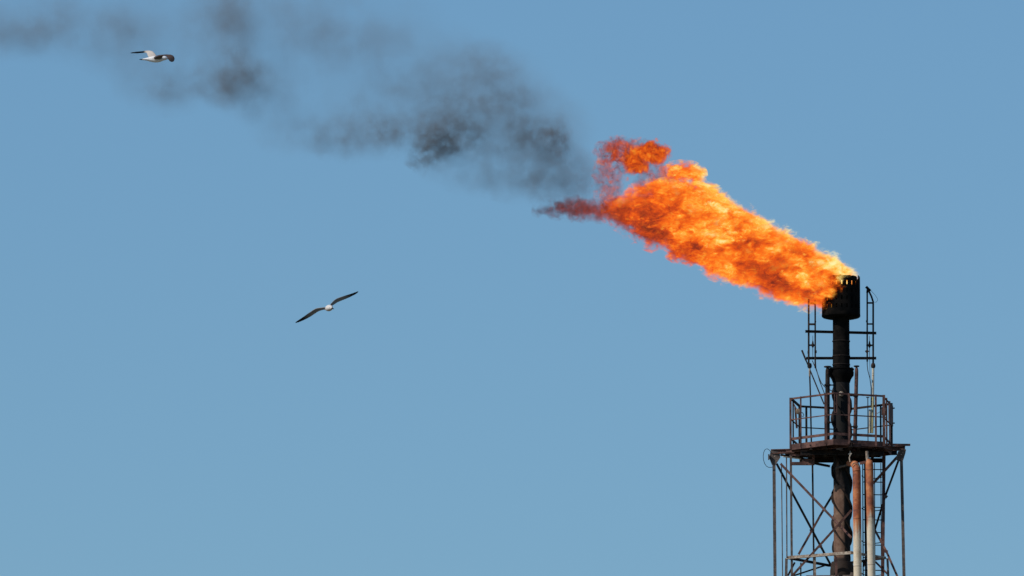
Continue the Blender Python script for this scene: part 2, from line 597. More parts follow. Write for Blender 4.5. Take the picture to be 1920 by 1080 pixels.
deck = thing('platform', None, None, (0, 0, 0))
del deck['label']
deck.parent = tower
b = MB()
ring_o = [hx(i, 0, -0.02, -0.012) for i in range(6)]
hole = [Vector((AX.x + 25 * U * math.cos(R(a)), AX.y + 25 * U * math.sin(R(a)), ZD - 0.02)) for a in (198, 260, 320, 20, 80, 140)]
vs = []
for z_ in (0.0, -0.035):
    vs += [p_ + Vector((0, 0, z_)) for p_ in ring_o] + [p_ + Vector((0, 0, z_)) for p_ in hole]
fs = []
for i in range(6):
    j = (i + 1) % 6
    fs += [(i, j, 6 + j, 6 + i), (12 + i, 18 + i, 18 + j, 12 + j), (i, 12 + i, 12 + j, j), (6 + i, 6 + j, 18 + j, 18 + i)]
b.add(vs, fs)
b.build('deck_plate', M_DARK, deck, root=tower)
for i in range(6):
    b = MB()
    b.bar(hx(i, 0.0, -0.06), hx(i, 1.0, -0.06), 0.02, 10.5 * KZ)
    b.build('fascia', M_RUST, deck, root=tower)
b = MB()                                                 # joists under the deck
for f in (-0.62, -0.32, 0.32, 0.62):
    xx = AX.x + f * 95 * U
    ln = math.sqrt(max(0.05, 1 - f * f)) * 82 * U
    b.ibeam((xx, AX.y - ln, ZD - 0.12), (xx, AX.y + ln, ZD - 0.12), 0.07, 0.12)
for f in (-0.5, 0.5):
    b.ibeam((AX.x - 78 * U, AX.y + f * 95 * U, ZD - 0.23), (AX.x + 78 * U, AX.y + f * 95 * U, ZD - 0.23), 0.07, 0.1)
b.build('joist', M_DARK, deck, root=tower)

rail = thing('railing', None, None, (0, 0, 0))
del rail['label']
rail.parent = tower
for i in range(6):
    b = MB()
    b.angle(hx(i, -0.01, 86 * KZ), hx(i, 1.01, 86 * KZ), 3.6 * U)
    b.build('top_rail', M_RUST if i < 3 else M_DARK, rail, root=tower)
    b = MB()
    b.bar(hx(i, 0, 46.5 * KZ), hx(i, 1, 46.5 * KZ), 1.4 * U, 2.0 * U)
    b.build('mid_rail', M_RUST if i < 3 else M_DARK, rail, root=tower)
    b = MB()
    b.bar(hx(i, 0, 10.5 * KZ), hx(i, 1, 10.5 * KZ), 0.8 * U, 5.0 * U)
    b.build('toe_board', M_RUST, rail, root=tower)
posts = [(0, 0, 4.2), (5, 0.7, 2.8), (0, 0.24, 3.0), (0, 0.82, 5.2), (1, 0.31, 4.2), (1, 0.84, 3.8), (2, 0.0, 5.2), (2, 0.35, 3.2), (3, 0, 4.0), (2, 0.75, 3.0),
         (3, 0.26, 3.2), (4, 0, 3.2), (5, 0.0, 3.6), (4, 0.86, 4.0), (4, 0.45, 3.0)]
for (i, f, w) in posts:
    b = MB()
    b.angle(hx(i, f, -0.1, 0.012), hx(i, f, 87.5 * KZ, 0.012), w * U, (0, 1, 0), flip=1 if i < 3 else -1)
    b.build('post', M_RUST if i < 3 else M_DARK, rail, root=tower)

# main girder under the deck, left corner to right corner, and the cross girder
def beam(name, p_, q_, w, h, mt, kind='i', parent=tower, up=None):
    b = MB()
    {'i': b.ibeam, 'b': b.bar, 'a': None}[kind](p_, q_, w * U, h * U, up)
    return b.build(name, mt, parent, root=tower)


def brace(x0, y0, d0, x1, y1, d1, w, mt, flip=1, name='brace'):
    b = MB()
    b.angle(T(x0, y0, d0), T(x1, y1, d1), w * U, (0, 1, 0), flip=flip)
    return b.build(name, mt, tower)


beam('girder', T(1446, 847, 18), T(1697, 840.3, -26), 7, 8.6, M_RUST)
beam('girder', T(1597, 833.5, -96), T(1562, 862, 92), 6, 8.6, M_DARK)
beam('girder', T(1472, 853.5, 62), T(1682, 849, 40), 6, 8, M_DARK)
beam('girder', T(1474, 845.5, -14), T(1600, 834.5, -88), 5, 6, M_RUST)
beam('girder', T(1600, 834.5, -88), T(1684, 841, -26), 5, 6.5, M_RUST)
b = MB()
b.bar(T(1673, 833.7, -44), T(1706.5, 834.2, -40), 5 * U, 3.6 * U)
b.build('jib_arm', M_RUST, tower)
beam('girder', T(1527, 868.6, 60), T(1556, 874.2, 96), 4, 4, M_DARK)

# gusset plates on the two outer corners
b = MB()
b.plate([T(1445.5, 843, 16), T(1462, 846, 16), T(1463, 858, 16), T(1454, 872, 16), T(1447.5, 872, 16), T(1442, 858, 16)], (0, 1, 0), 1.6 * U)
b.bar(T(1441.4, 852, 12), T(1441.4, 862, 12), 2.4 * U, 6 * U)
b.build('gusset', M_GREY, tower)
b = MB()
b.plate([T(1684, 846, -28), T(1698.6, 843.5, -28), T(1697.6, 850, -28), T(1693.5, 863, -28), T(1688, 865, -28), T(1679, 862, -28)], (0, 1, 0), 1.6 * U)
b.bar(T(1687, 844.5, -28), T(1698.6, 844, -28), 5 * U, 2.6 * U)
b.build('gusset', M_GREY, tower)
for x, y, d in ((1452, 856, 10), (1457, 864, 10), (1690, 853, -31), (1693, 849, -31)):
    b = MB()
    c = T(x, y, d)
    b.tube([c, c + Vector((0, -0.05, 0))], 1.2 * U, 6)
    b.build('bolt', M_TAN, tower)

# small bracket frame under the left half
b = MB()
b.bar(T(1482, 869.3, -24), T(1526.5, 869.3, -24), 4 * U, 6 * U)
b.bar(T(1525, 872, -24), T(1525, 842, -24), 4.6 * U, 3 * U)
b.bar(T(1482, 853.5, -24), T(1523, 853.5, -24), 3 * U, 2.6 * U)
b.bar(T(1504, 866, -22), T(1523, 866, -22), 3 * U, 10 * U)
b.build('bracket_frame', M_RUST, tower)
b = MB()
b.bar(T(1468, 856, -10), T(1502, 860.5, 6), 2.5 * U, 2 * U)
b.build('strut', M_PALE, tower)
b = MB()
b.bar(T(1464, 853, 12), T(1516, 862, 50), 3 * U, 3.4 * U)
b.build('strut', M_DARK, tower)

# legs: visible length, then straight to the ground
def leg(x0, y0, x1, d, w, mt, shape='a', name='leg'):
    a, c = T(x0, y0, d), T(x1, 1080, d)
    t = a.z / (a.z - c.z)
    e = a + (c - a) * min(t, 1.0)
    xg = c.x + (e.x - c.x) * 0.35
    e = Vector((xg, c.y, 0.0))
    b = MB()
    if shape == 'a':
        b.angle(a, c, w * U, (0, 1, 0))
        b.angle(c, e, w * U, (0, 1, 0))
    else:
        b.tube([a, c, e], w * U / 2, 9)
    return b.build(name, mt, tower, smooth=shape != 'a')


leg(1451.2, 866, 1453.2, 18, 5.8, M_GREY)
leg(1690, 858, 1695, -26, 5.6, M_GREY)
leg(1482.8, 853, 1484.8, -16, 4.2, M_GREY)
leg(1657.6, 850, 1655, 15, 6.0, M_RUST)
leg(1523.4, 868, 1526.3, 86, 3.4, M_DARK)
leg(1622, 862, 1624, 30, 4.2, M_DARK)
leg(1465.2, 868, 1467.3, 10, 2.0, M_GREY, 't', 'conduit')
leg(1474.6, 858, 1475.6, 2, 2.4, M_GREY, 't', 'conduit')

# crossed braces
brace(1456, 869, 4, 1560, 1064, 80, 4.0, M_DARK)
brace(1464, 870, -14, 1597, 1009, -80, 4.0, M_RUST)
brace(1597, 956, -80, 1485, 1080, -18, 4.0, M_RUST, -1)
brace(1563, 925, 80, 1544, 956, 60, 4.0, M_DARK, -1)
brace(1544, 956, 60, 1497, 1040, 12, 4.0, M_RUST, -1)
brace(1686, 860, -20, 1660, 930, 14, 4.0, M_DARK)
brace(1660, 930, 16, 1619, 1062, 72, 4.0, M_DARK)
brace(1683, 856, -24, 1637.5, 906, 20, 4.6, M_RUST, -1, 'knee_brace')
brace(1641, 995, 40, 1662, 1034, 6, 3.8, M_RUST)
brace(1662, 1034, 6, 1684, 1084, -18, 3.8, M_RUST)
brace(1642, 1054, 40, 1667, 1079, 0, 3.2, M_RUST)
brace(1548, 1060, 86, 1487, 1080, 20, 3.0, M_DARK)
brace(1490, 1055, -6, 1477, 1080, -14, 3.4, M_RUST, -1)

# plates where the braces cross and are bolted together
for x, y, d, rot, mt in ((1545, 956, 40, 0.6, M_RUST), (1521.5, 995, 40, -0.5, M_DARK), (1538, 1024.5, -30, 0.4, M_RUST), (1574, 985, -82, 0.5, M_RUST), (1661, 931, 8, 0.2, M_GREY), (1661.5, 1034, 0, 0.4, M_RUST)):
    b = MB()
    c = T(x, y, d - 4)
    q = [c + Vector((math.cos(rot + k * math.pi / 2) * 4.4 * U, 0, math.sin(rot + k * math.pi / 2) * 4.0 * U)) for k in range(4)]
    b.plate(q, (0, 1, 0), 1.2 * U)
    b.build('gusset', mt, tower)
for x, y, d, w in ((1551.5, 722, -16, 11.5), (1551.3, 792, -16, 11.5), (1604.6, 742, -10, 9.2), (1603.6, 800, -10, 9.2)):
    b = MB()
    b.bar(T(x - w / 2, y, d), T(x + w / 2, y, d), 11 * U, 2.6 * U)
    b.bar(T(x, y, d), T(1578 + (x - 1578) * 0.5, y, d * 0.5), 2 * U, 2.2 * U)
    b.build('pipe_clamp', M_DARK, stack)
for y in (640, 668, 684):
    b = MB()
    z = rz(y)
    b.lathe([(15.9 * U, z - 0.9 * U), (16.9 * U, z - 0.8 * U), (16.9 * U, z + 0.8 * U), (15.9 * U, z + 0.9 * U)], AXY, 28)
    b.build('weld_band', M_DARK, stack, smooth=True)

# ring of beams at the next level
RC = [(1475, 1045.5, -15), (1597, 1036, -86), (1662, 1045.8, -15), (1556, 1060.5, 86)]
for i, (mt, w) in enumerate(((M_TAN, 6.0), (M_TAN, 5.0), (M_DARK, 4.0), (M_DARK, 4.4))):
    b = MB()
    b.angle(T(*RC[i]), T(*RC[(i + 1) % 4]), w * U)
    b.build('ring_beam', mt, tower)
for (x, y, x1, d, w, mt) in ((1474.6, 1047, 1474, -15, 5.0, M_GREY), (1527.3, 1042, 1528, -40, 4.6, M_TAN), (1501.6, 1055, 1501.4, 24, 2.6, M_DARK), (1567.6, 1044, 1568.2, -72, 4.2, M_RUST), (1664, 1047, 1665.5, -15, 4.2, M_GREY)):
    leg(x, y, x1, d, w, mt, 'a', 'leg')
b = MB()
b.bar(T(1512, 1080.5, -40), T(1604, 1079.5, -76), 4 * U, 3 * U)
b.build('ring_beam', M_GREY, tower)

# the lattice below the frame
b = MB()
zs = [zz(1085) - 4.4 * k for k in range(11)]
zs = [z_ for z_ in zs if z_ > 0.3] + [0.2]
cor = [T(1474, 1080, -15), T(1597, 1080, -86), T(1664, 1080, -15), T(1556, 1080, 86)]
for z0, z1 in zip(zs[:-1], zs[1:]):
    for i in range(4):
        p_, q_ = cor[i], cor[(i + 1) % 4]
        b.angle((p_.x, p_.y, z0), (q_.x, q_.y, z1), 0.05, (0, 1, 0))
        b.angle((p_.x, p_.y, z1), (q_.x, q_.y, z0), 0.05, (0, 1, 0), flip=-1)
        b.angle((p_.x, p_.y, z1), (q_.x, q_.y, z1), 0.06)
b.build('lattice', M_GREY, tower)

# caged ladder behind the pipes
lad = thing('ladder', None, None, (0, 0, 0))
del lad['label']
lad.parent = tower
LD = 44
for x in (1617.5, 1655):
    b = MB()
    a = T(x, 856, LD)
    b.bar(a, (a.x, a.y, 0.1), 2.0 * U, 1.2 * U, (0, 1, 0))
    b.build('stringer', M_DARK, lad, root=tower)
for k in range(10):
    y = 856.4 + 23.62 * k
    b = MB()
    b.tube([T(1617.5, y, LD), T(1655.2 , y + 0.6, LD)], 0.95 * U, 6)
    b.build('rung', M_DARK, lad, root=tower)
for y in (892, 953, 1014, 1075):
    b = MB()
    pts = []
    for k in range(13):
        an = math.pi * k / 12
        pts.append(T(1636.2 - 20 * math.cos(an), y, LD + 34 * math.sin(an)))
    z_ = pts[0].z
    b.tube([(p_.x, p_.y, z_) for p_ in pts], 0.9 * U, 6)
    b.build('cage_hoop', M_DARK, lad, root=tower)
for an in (60, 100, 140):
    b = MB()
    p_ = T(1636.2 - 20 * math.cos(R(an)), 868, LD + 34 * math.sin(R(an)))
    b.bar(p_, (p_.x + 0.03, p_.y, 3.0), 1.6 * U, 0.8 * U, (0, 1, 0))
    b.build('cage_strap', M_DARK, lad, root=tower)

# wire loop at the left corner
b = MB()
pts = []
for k in range(22):
    an = R(-52 + 284 * k / 21)
    pts.append(T(1438 - 6.6 * math.cos(an + R(40)) - 0.2, 859 - 17.8 * math.sin(an + R(40)), 14 - 3 * math.sin(an)))
loop_pts = [(1446, 851), (1444.5, 846.5), (1441.5, 843), (1438, 841.4), (1434.5, 843), (1432, 848), (1431, 855), (1431.5, 862), (1433.6, 869), (1437, 874), (1441.5, 876.4), (1447, 876.2), (1450, 875)]
b = MB()
b.tube([T(x, y, 12) for x, y in loop_pts], 0.55 * U, 6)
b.build('wire_loop', M_WIRE, tower, smooth=True)

# ------------------------------------------------------------------ fittings on the railing
fl = thing('floodlight', 'small cream floodlight clamped inside the left corner of the platform railing', 'floodlight', T(1494, 802, -10))
b = MB()
c = T(1496.8, 771.5, -14)
b.tube([c + Vector((-0.02, 0.1, 0.02)), c + Vector((0, 0.04, 0)), c, c + Vector((0.005, -0.05, -0.005)), c + Vector((0.006, -0.06, -0.006))], [2.6 * U, 4.2 * U, 5.2 * U, 5.8 * U, 4.6 * U], 14)
b.build('lamp_head', M_TAN, fl, smooth=True)
b = MB()
b.bar(T(1494, 803, -8), T(1491, 764, -8), 3.8 * U, 1.6 * U, (0, 1, 0))
b.bar(T(1487, 756, -8), T(1494.5, 770, -8), 2.4 * U, 1.8 * U, (0, 1, 0))
b.build('lamp_bracket', M_RUST, fl)
b = MB()
b.tube([T(1500, 773, -12), T(1505, 774, -12), T(1507.2, 778, -12), T(1506, 781.5, -12), T(1502, 779, -12), T(1499, 783, -10)], 0.7 * U, 6)
b.build('lamp_cord', M_WIRE, fl)

jb = thing('junction_box', 'rusty junction box with loose cables on the right railing post', 'junction box', T(1657, 780, -50))
b = MB()
b.box(T(1657.6, 771, -58), 9 * U, 8 * U, 15 * U)
b.box(T(1659.5, 760, -58), 5 * U, 6 * U, 7 * U)
b.build('box_body', M_RUST, jb)
b = MB()
b.box(T(1659, 767.5, -64), 4.5 * U, 4 * U, 6 * U)
b.build('box_cover', M_TAN, jb)
b = MB()
b.tube([T(1653, 766, -58), T(1650, 772, -58), T(1645.5, 775, -58), T(1643, 774, -58)], 0.6 * U, 6)
b.build('loose_cable', M_TAN, jb)
b = MB()
b.tube([T(1655, 779, -58), T(1656, 783, -58), T(1660, 783.5, -58), T(1663, 779, -58)], 0.7 * U, 6)
b.build('loose_cable', M_TAN, jb)
b = MB()
b.tube([T(1654, 758, -58), T(1656, 754, -58), T(1658.5, 755, -58)], 0.7 * U, 6)
b.build('loose_cable', M_TAN, jb)

pn = thing('sign_panel', 'narrow brown rusted panel hung outside the right end of the platform railing', 'panel', T(1672, 795, 0))
b = MB()
p0, p1 = hx(2, 0.55, 0, 0.03), hx(2, 1.0, 0, 0.03)
z0, z1 = T(1672, 796, 10).z, T(1672, 757, 10).z
b.plate([(p0.x, p0.y, z0), (p1.x, p1.y, z0), (p1.x, p1.y, z1), (p0.x, p0.y, z1)], (p1 - p0).cross(Vector((0, 0, 1))), 0.03)
b.build('panel_sheet', M_RUST, pn)
for z_ in (z0 + 0.08, z1 - 0.06):
    b = MB()
    b.tube([(p1.x - 0.04, p1.y, z_), (p1.x + 0.05, p1.y - 0.02, z_)], 0.016, 8)
    b.build('bolt', M_DARK, pn)

# ------------------------------------------------------------------ two rusty service pipes in front of the lattice
P1 = thing('service_pipe', 'rusty orange pipe with a bent elbow on top, cream lower end, beside the sooty stack', 'pipe', (T(1606, 1080, -92).x, T(1606, 1080, -92).y, 0), 'rusty service pipes')
PM1 = pipe_mat('rust_and_cream_pipe', zz(1014), 3.0)
PM2 = pipe_mat('rust_and_cream_pipe_short_rust', zz(993), 11.0)
dP = -92
a, c = T(1606.2, 884, dP), T(1608.2, 1080, dP)
b = MB()
b.tube([(c.x + 0.04, c.y, 0.0), c, T(1606.4, 896, dP), a], 7.7 * U, 20)
b.build('pipe_body', PM1, P1, smooth=True)
b = MB()
b.tube([a, T(1605.6, 877, dP + 1), T(1603.2, 871.5, dP + 6), T(1600, 869.8, dP + 20), T(1592, 868.5, dP + 34)], [7.7 * U, 7.7 * U, 7.5 * U, 6.5 * U, 5.5 * U], 20)
o = b.build('elbow', PM1, P1, smooth=True)
b = MB()
pr = [T(1597.5, 873, dP - 6), T(1600, 869.0, dP - 6), T(1604, 868, dP - 6), T(1608, 870, dP - 6), T(1610.6, 875, dP - 6)]
b.tube(pr, 1.0 * U, 8)
b.build('weld_rim', M_TAN, o, root=P1, smooth=True)
b = MB()
b.tube([T(1594, 846, dP + 10), T(1594.4, 853, dP + 8), T(1592.6, 858, dP + 6), T(1594, 866, dP + 6)], 1.2 * U, 8)
b.bar(T(1590.5, 851.5, dP + 8), T(1597, 850.5, dP + 8), 2 * U, 2.4 * U)
b.build('drain_valve', M_TAN, P1, smooth=True)
b = MB()
b.tube([T(1568, 877.5, -20), T(1580, 874.5, -30), T(1592, 871, -40)], 2.1 * U, 9)
b.build('branch_pipe', M_GREY, P1, smooth=True)

P2 = thing('service_pipe', 'rusty orange pipe with a thin neck on top, cream lower end, beside the caged ladder', 'pipe', (T(1630, 1080, -112).x, T(1630, 1080, -112).y, 0), 'rusty service pipes')
dP = -112
a, c = T(1630.2, 872, dP), T(1634.3, 1080, dP)
b = MB()
b.tube([(c.x + 0.04, c.y, 0.0), c, a, T(1629.6, 866, dP), T(1627, 861.5, dP)], [7.4 * U, 7.4 * U, 7.4 * U, 6.6 * U, 3.2 * U], 20)
b.build('pipe_body', PM2, P2, smooth=True)
b = MB()
b.tube([T(1627, 864, dP), T(1626, 855, dP), T(1625.6, 846, dP)], 3.1 * U, 12)
b.build('pipe_neck', M_TAN, P2, smooth=True)
b = MB()
b.bar(T(1612, 869, dP + 10), T(1624, 866.5, dP + 10), 4 * U, 5 * U)
b.build('pipe_clamp', M_RUST, P2)


# ------------------------------------------------------------------ flame: three volumes of glowing gas
FO = T(1578, 540, 0)                                     # local origin of flame and smoke, one pixel = U across and KZ up


def loc3(px, py, d=0.0):
    return Vector(((px - 1578) * U, d * U, (540 - py) * KZ))


def hull(name, parts, mat, parent, origin, vox):
    """closed skin round a set of tubes and ellipsoids (local coordinates), merged into one surface"""
    bm = bmesh.new()
    for kind, dat in parts:
        if kind == 'ball':
            c_, rad = dat
            r_ = bmesh.ops.create_icosphere(bm, subdivisions=3, radius=1.0)
            for v in r_['verts']:
                v.co = Vector((v.co.x * rad[0], v.co.y * rad[1], v.co.z * rad[2])) + c_
        else:
            rings = []
            for (c_, a_, b_) in dat:
                rings.append([bm.verts.new((c_.x, c_.y + b_ * math.cos(2 * math.pi * k / 20), c_.z + a_ * math.sin(2 * math.pi * k / 20))) for k in range(20)])
            for r0_, r1_ in zip(rings[:-1], rings[1:]):
                for k in range(20):
                    bm.faces.new((r0_[k], r0_[(k + 1) % 20], r1_[(k + 1) % 20], r1_[k]))
            bm.faces.new(rings[0])
            bm.faces.new(rings[-1][::-1])
    bmesh.ops.recalc_face_normals(bm, faces=bm.faces)
    me = bpy.data.meshes.new(name)
    bm.to_mesh(me)
    bm.free()
    o = link(bpy.data.objects.new(name, me))
    md = o.modifiers.new('skin', 'REMESH')
    md.mode = 'VOXEL'
    md.voxel_size = vox
    dg = bpy.context.evaluated_depsgraph_get()
    me2 = bpy.data.meshes.new_from_object(o.evaluated_get(dg))
    o.modifiers.clear()
    o.data = me2
    me2.name = name
    bpy.data.meshes.remove(me)
    me2.materials.clear()
    me2.materials.append(mat)
    o.parent = parent
    if not parent:
        o.location = origin
    return o


FIRE = [(0.0, (0.03, 0.012, 0.01)), (0.14, (0.11, 0.02, 0.012)), (0.28, (0.36, 0.038, 0.012)), (0.42, (0.7, 0.075, 0.009)), (0.55, (0.94, 0.14, 0.01)),
        (0.68, (1.0, 0.27, 0.02)), (0.82, (1.0, 0.5, 0.06)), (0.93, (1.0, 0.7, 0.15)), (1.0, (1.0, 0.85, 0.4))]


def gas_coords(g, amp, scale, detail=3):
    """local position in pixel-sized units, stirred by turbulence"""
    tc = g.n('ShaderNodeTexCoord').outputs['Object']
    P = g.vm('MULTIPLY', tc, (1 / U, 1 / U, 1 / KZ))
    n_ = g.noise(P, scale, detail, 0.55, color=True)
    W = g.vm('MULTIPLY_ADD', n_, (amp * 2,) * 3, (-amp,) * 3)
    return P, g.vm('ADD', P, W)


def gas_out(g, out, dens, color, K, soot=1.0, power=1.2, gain=1.0):
    """emission and absorption from one density; the surface itself is clear"""
    em = g.n('ShaderNodeEmission')
    g.put(em.inputs['Color'], color)
    g.put(em.inputs['Strength'], g.m('MULTIPLY', dens, K * gain))
    ab = g.n('ShaderNodeVolumeAbsorption')
    ab.inputs['Color'].default_value = (0, 0, 0, 1)
    g.put(ab.inputs['Density'], g.m('MULTIPLY', g.m('POWER', dens, power), K * soot))
    ad = g.n('ShaderNodeAddShader')
    g.put(ad.inputs[0], em.outputs[0])
    g.put(ad.inputs[1], ab.outputs[0])
    g.put(out.inputs['Volume'], ad.outputs[0])
    clear_skin(g, out)


def clear_skin(g, out):
    tr = g.n('ShaderNodeBsdfTransparent')
    tr2 = g.n('ShaderNodeBsdfTransparent')
    mx = g.n('ShaderNodeMixShader')
    mx.inputs[0].default_value = 0.5
    g.put(mx.inputs[1], tr.outputs[0])
    g.put(mx.inputs[2], tr2.outputs[0])
    g.put(out.inputs['Surface'], mx.outputs[0])


def ell(g, P, c_, r_):
    """1 - squared normalised distance from an ellipsoid (pixel units), clamped at 0"""
    q = g.vm('MULTIPLY_ADD', P, tuple(1 / x for x in r_), tuple(-a_ / x for a_, x in zip(c_, r_)))
    return g.m('SUBTRACT', 1.0, g.vm('DOT_PRODUCT', q, q), clamp=True)


def pxu(px, py, d=0.0):
    return ((px - 1578), d, (540 - py))


flame = thing('flare_flame', 'roaring orange and yellow gas flame blown sideways from the burner cup', 'flame', FO)

# main body: top and bottom outline and depth along its length
BODY = [(1613, 521, 529, 12), (1604, 510, 534, 20), (1592, 498, 545, 31), (1577, 487, 564, 47), (1560, 478, 579, 54), (1545, 470, 584, 53), (1520, 457, 580, 51), (1490, 441, 572, 52), (1440, 414, 556, 56),
        (1400, 391, 538, 58), (1340, 354, 517, 60), (1310, 342, 503, 58), (1280, 333, 488, 54), (1240, 337, 468, 50), (1200, 350, 452, 44), (1170, 364, 436, 36), (1150, 378, 418, 26), (1136, 388, 406, 14)]
m, g, out = newmat('flame_gas')
P, W = gas_coords(g, 13.0, 0.045, 4)
sp_ = g.n('ShaderNodeSeparateXYZ')
g.put(sp_.inputs[0], W)
u_, d_, v_ = sp_.outputs
cs = sorted([(x - 1578, 540 - (t_ + b_) / 2, (b_ - t_) / 2, w_) for x, t_, b_, w_ in BODY])
cen = g.curve(u_, [(x, c_) for x, c_, a_, w_ in cs], 0, 180)
hal = g.curve(u_, [(x, a_) for x, c_, a_, w_ in cs], 0, 90)
dep = g.curve(u_, [(x, w_) for x, c_, a_, w_ in cs], 0, 90)
rel = g.m('DIVIDE', g.m('SUBTRACT', v_, cen), hal)
rel2 = g.m('DIVIDE', d_, dep)
rr_ = g.m('SQRT', g.m('ADD', g.m('MULTIPLY', rel, rel), g.m('MULTIPLY', rel2, rel2)))
dist = g.m('MULTIPLY', g.m('SUBTRACT', 1.0, rr_), hal)
lobe = g.m('MULTIPLY', g.m('SUBTRACT', 1.0, g.vm('LENGTH', g.vm('MULTIPLY_ADD', W, (1 / 42, 1 / 30, 1 / 21), tuple(-a_ / x for a_, x in zip(pxu(1280, 327, -8), (42, 30, 21)))))), 21.0)
dist = g.m('MAXIMUM', dist, lobe)
mp = g.n('ShaderNodeMapping')                            # turbulence is drawn out along the wind
mp.inputs['Rotation'].default_value = (0, R(24), 0)
mp.inputs['Scale'].default_value = (0.62, 1.0, 1.0)
g.put(mp.inputs['Vector'], P)
F = mp.outputs[0]
huge = g.noise(F, 0.016, 3, 0.5, dist=0.4)
big = g.noise(F, 0.04, 6, 0.62, dist=0.5)
fine = g.noise(F, 0.13, 5, 0.7, dist=0.7)
wisp = g.lin(u_, -430, -180, 215.0, 80.0)
wisp = g.m('MULTIPLY', wisp, g.lin(u_, -40, 20, 1.0, 0.4))
edge = g.m('ADD', dist, g.m('MULTIPLY', g.m('SUBTRACT', big, 0.5), wisp))
edge = g.m('ADD', edge, g.m('MULTIPLY', g.m('SUBTRACT', fine, 0.5), 40.0))
dens = g.ss(edge, -1.0, 24.0)
dens = g.m('MULTIPLY', dens, g.lin(u_, -430, -280, 0.34, 1.0))
dens = g.m('MULTIPLY', dens, g.ss(u_, 36.0, 12.0))
dens = g.m('MULTIPLY', dens, g.ss(fine, 0.3, 0.66, 0.45, 1.3))
heat = g.curve(u_, [(-442, 0.2), (-410, 0.25), (-360, 0.29), (-320, 0.34), (-280, 0.4), (-230, 0.5), (-160, 0.47), (-110, 0.48), (-60, 0.55), (-20, 0.64), (20, 0.66), (38, 0.66)], 0, 1)
heat = g.m('ADD', heat, g.m('MULTIPLY', g.m('SUBTRACT', huge, 0.5), 0.8))
heat = g.m('ADD', heat, g.m('MULTIPLY', g.m('SUBTRACT', big, 0.5), 1.9))
heat = g.m('ADD', heat, g.m('MULTIPLY', g.m('SUBTRACT', fine, 0.5), 1.75))
heat = g.m('ADD', heat, g.m('MULTIPLY', g.m('MAXIMUM', g.m('MINIMUM', rel, 0.8), -1.0), 0.12))
heat = g.m('SUBTRACT', heat, g.m('MULTIPLY', g.ss(lobe, -2.0, 6.0), 0.16))
# the foot in front of the cup is a deeper orange
foot = g.ss(v_, 12.0, -30.0)
heat = g.m('SUBTRACT', heat, g.m('MULTIPLY', g.m('MULTIPLY', foot, g.ss(u_, -70.0, -20.0)), 0.16))
gas_out(g, out, dens, g.ramp(heat, FIRE), 19.0)
M_FIRE = m
m.cycles.volume_step_rate = 0.12
pad = 15
hull('flame_body', [('tube', [(loc3(x, (t_ + b_) / 2), ((b_ - t_) / 2 + pad) * KZ, (w_ + pad) * U) for x, t_, b_, w_ in [(1626, 522, 527, 6)] + BODY + [(1126, 394, 400, 6)]]),
                    ('ball', (loc3(1280, 327, -8), (49 * U, 37 * U, 28 * KZ)))], M_FIRE, flame, FO, 0.07)

# detached curl above the far end, with thin veils hanging from it
CURL = [((1220, 287, 0), (43, 32, 26), 1.0), ((1191, 302, 0), (38, 30, 31), 1.0), ((1158, 285, 4), (46, 26, 30), 0.42), ((1142, 335, 4), (30, 26, 62), 0.15), ((1228, 336, 0), (46, 26, 36), 0.15), ((1180, 292, 0), (60, 24, 36), 0.3)]
m, g, out = newmat('flame_curl_gas')
P, W = gas_coords(g, 13.0, 0.05, 4)
big = g.noise(P, 0.05, 6, 0.64, dist=0.6)
fine = g.noise(P, 0.12, 5, 0.68, dist=0.4)
solid = veil = None
for c_, r_, k_ in CURL:
    e_ = ell(g, W, pxu(*c_), r_)
    if k_ > 0.5:
        solid = e_ if solid is None else g.m('MAXIMUM', solid, e_)
    else:
        e_ = g.m('MULTIPLY', g.m('SQRT', e_), k_)
        veil = e_ if veil is None else g.m('MAXIMUM', veil, e_)
solid = g.m('ADD', solid, g.m('MULTIPLY', g.m('SUBTRACT', big, 0.5), 2.6))
solid = g.m('ADD', solid, g.m('MULTIPLY', g.m('SUBTRACT', fine, 0.5), 1.3))
solid = g.ss(solid, 0.2, 0.95)
ridge = g.m('ABSOLUTE', g.m('SUBTRACT', g.noise(P, 0.045, 4, 0.55, dist=0.9), 0.5))
veil = g.m('MULTIPLY', veil, g.m('ADD', g.ss(ridge, 0.07, 0.0), g.ss(big, 0.48, 0.66, 0.02, 1.1)))
tot = g.m('MAXIMUM', solid, veil)
heat = g.m('MULTIPLY_ADD', solid, 0.19, 0.27)
heat = g.m('ADD', heat, g.m('MULTIPLY', g.m('SUBTRACT', big, 0.5), 1.0))
heat = g.m('ADD', heat, g.m('MULTIPLY', g.m('SUBTRACT', fine, 0.5), 1.3))
gas_out(g, out, tot, g.ramp(heat, FIRE), 15.0, 1.15, 0.92, 1.1)
m.cycles.volume_step_rate = 0.1
hull('flame_curl', [('ball', (loc3(*c_), ((r_[0] + 6) * U, (r_[1] + 4) * U, (r_[2] + 5) * KZ))) for c_, r_, k_ in CURL], m, flame, FO, 0.06)['label'] = 'red orange curl of flame torn off above the far end'

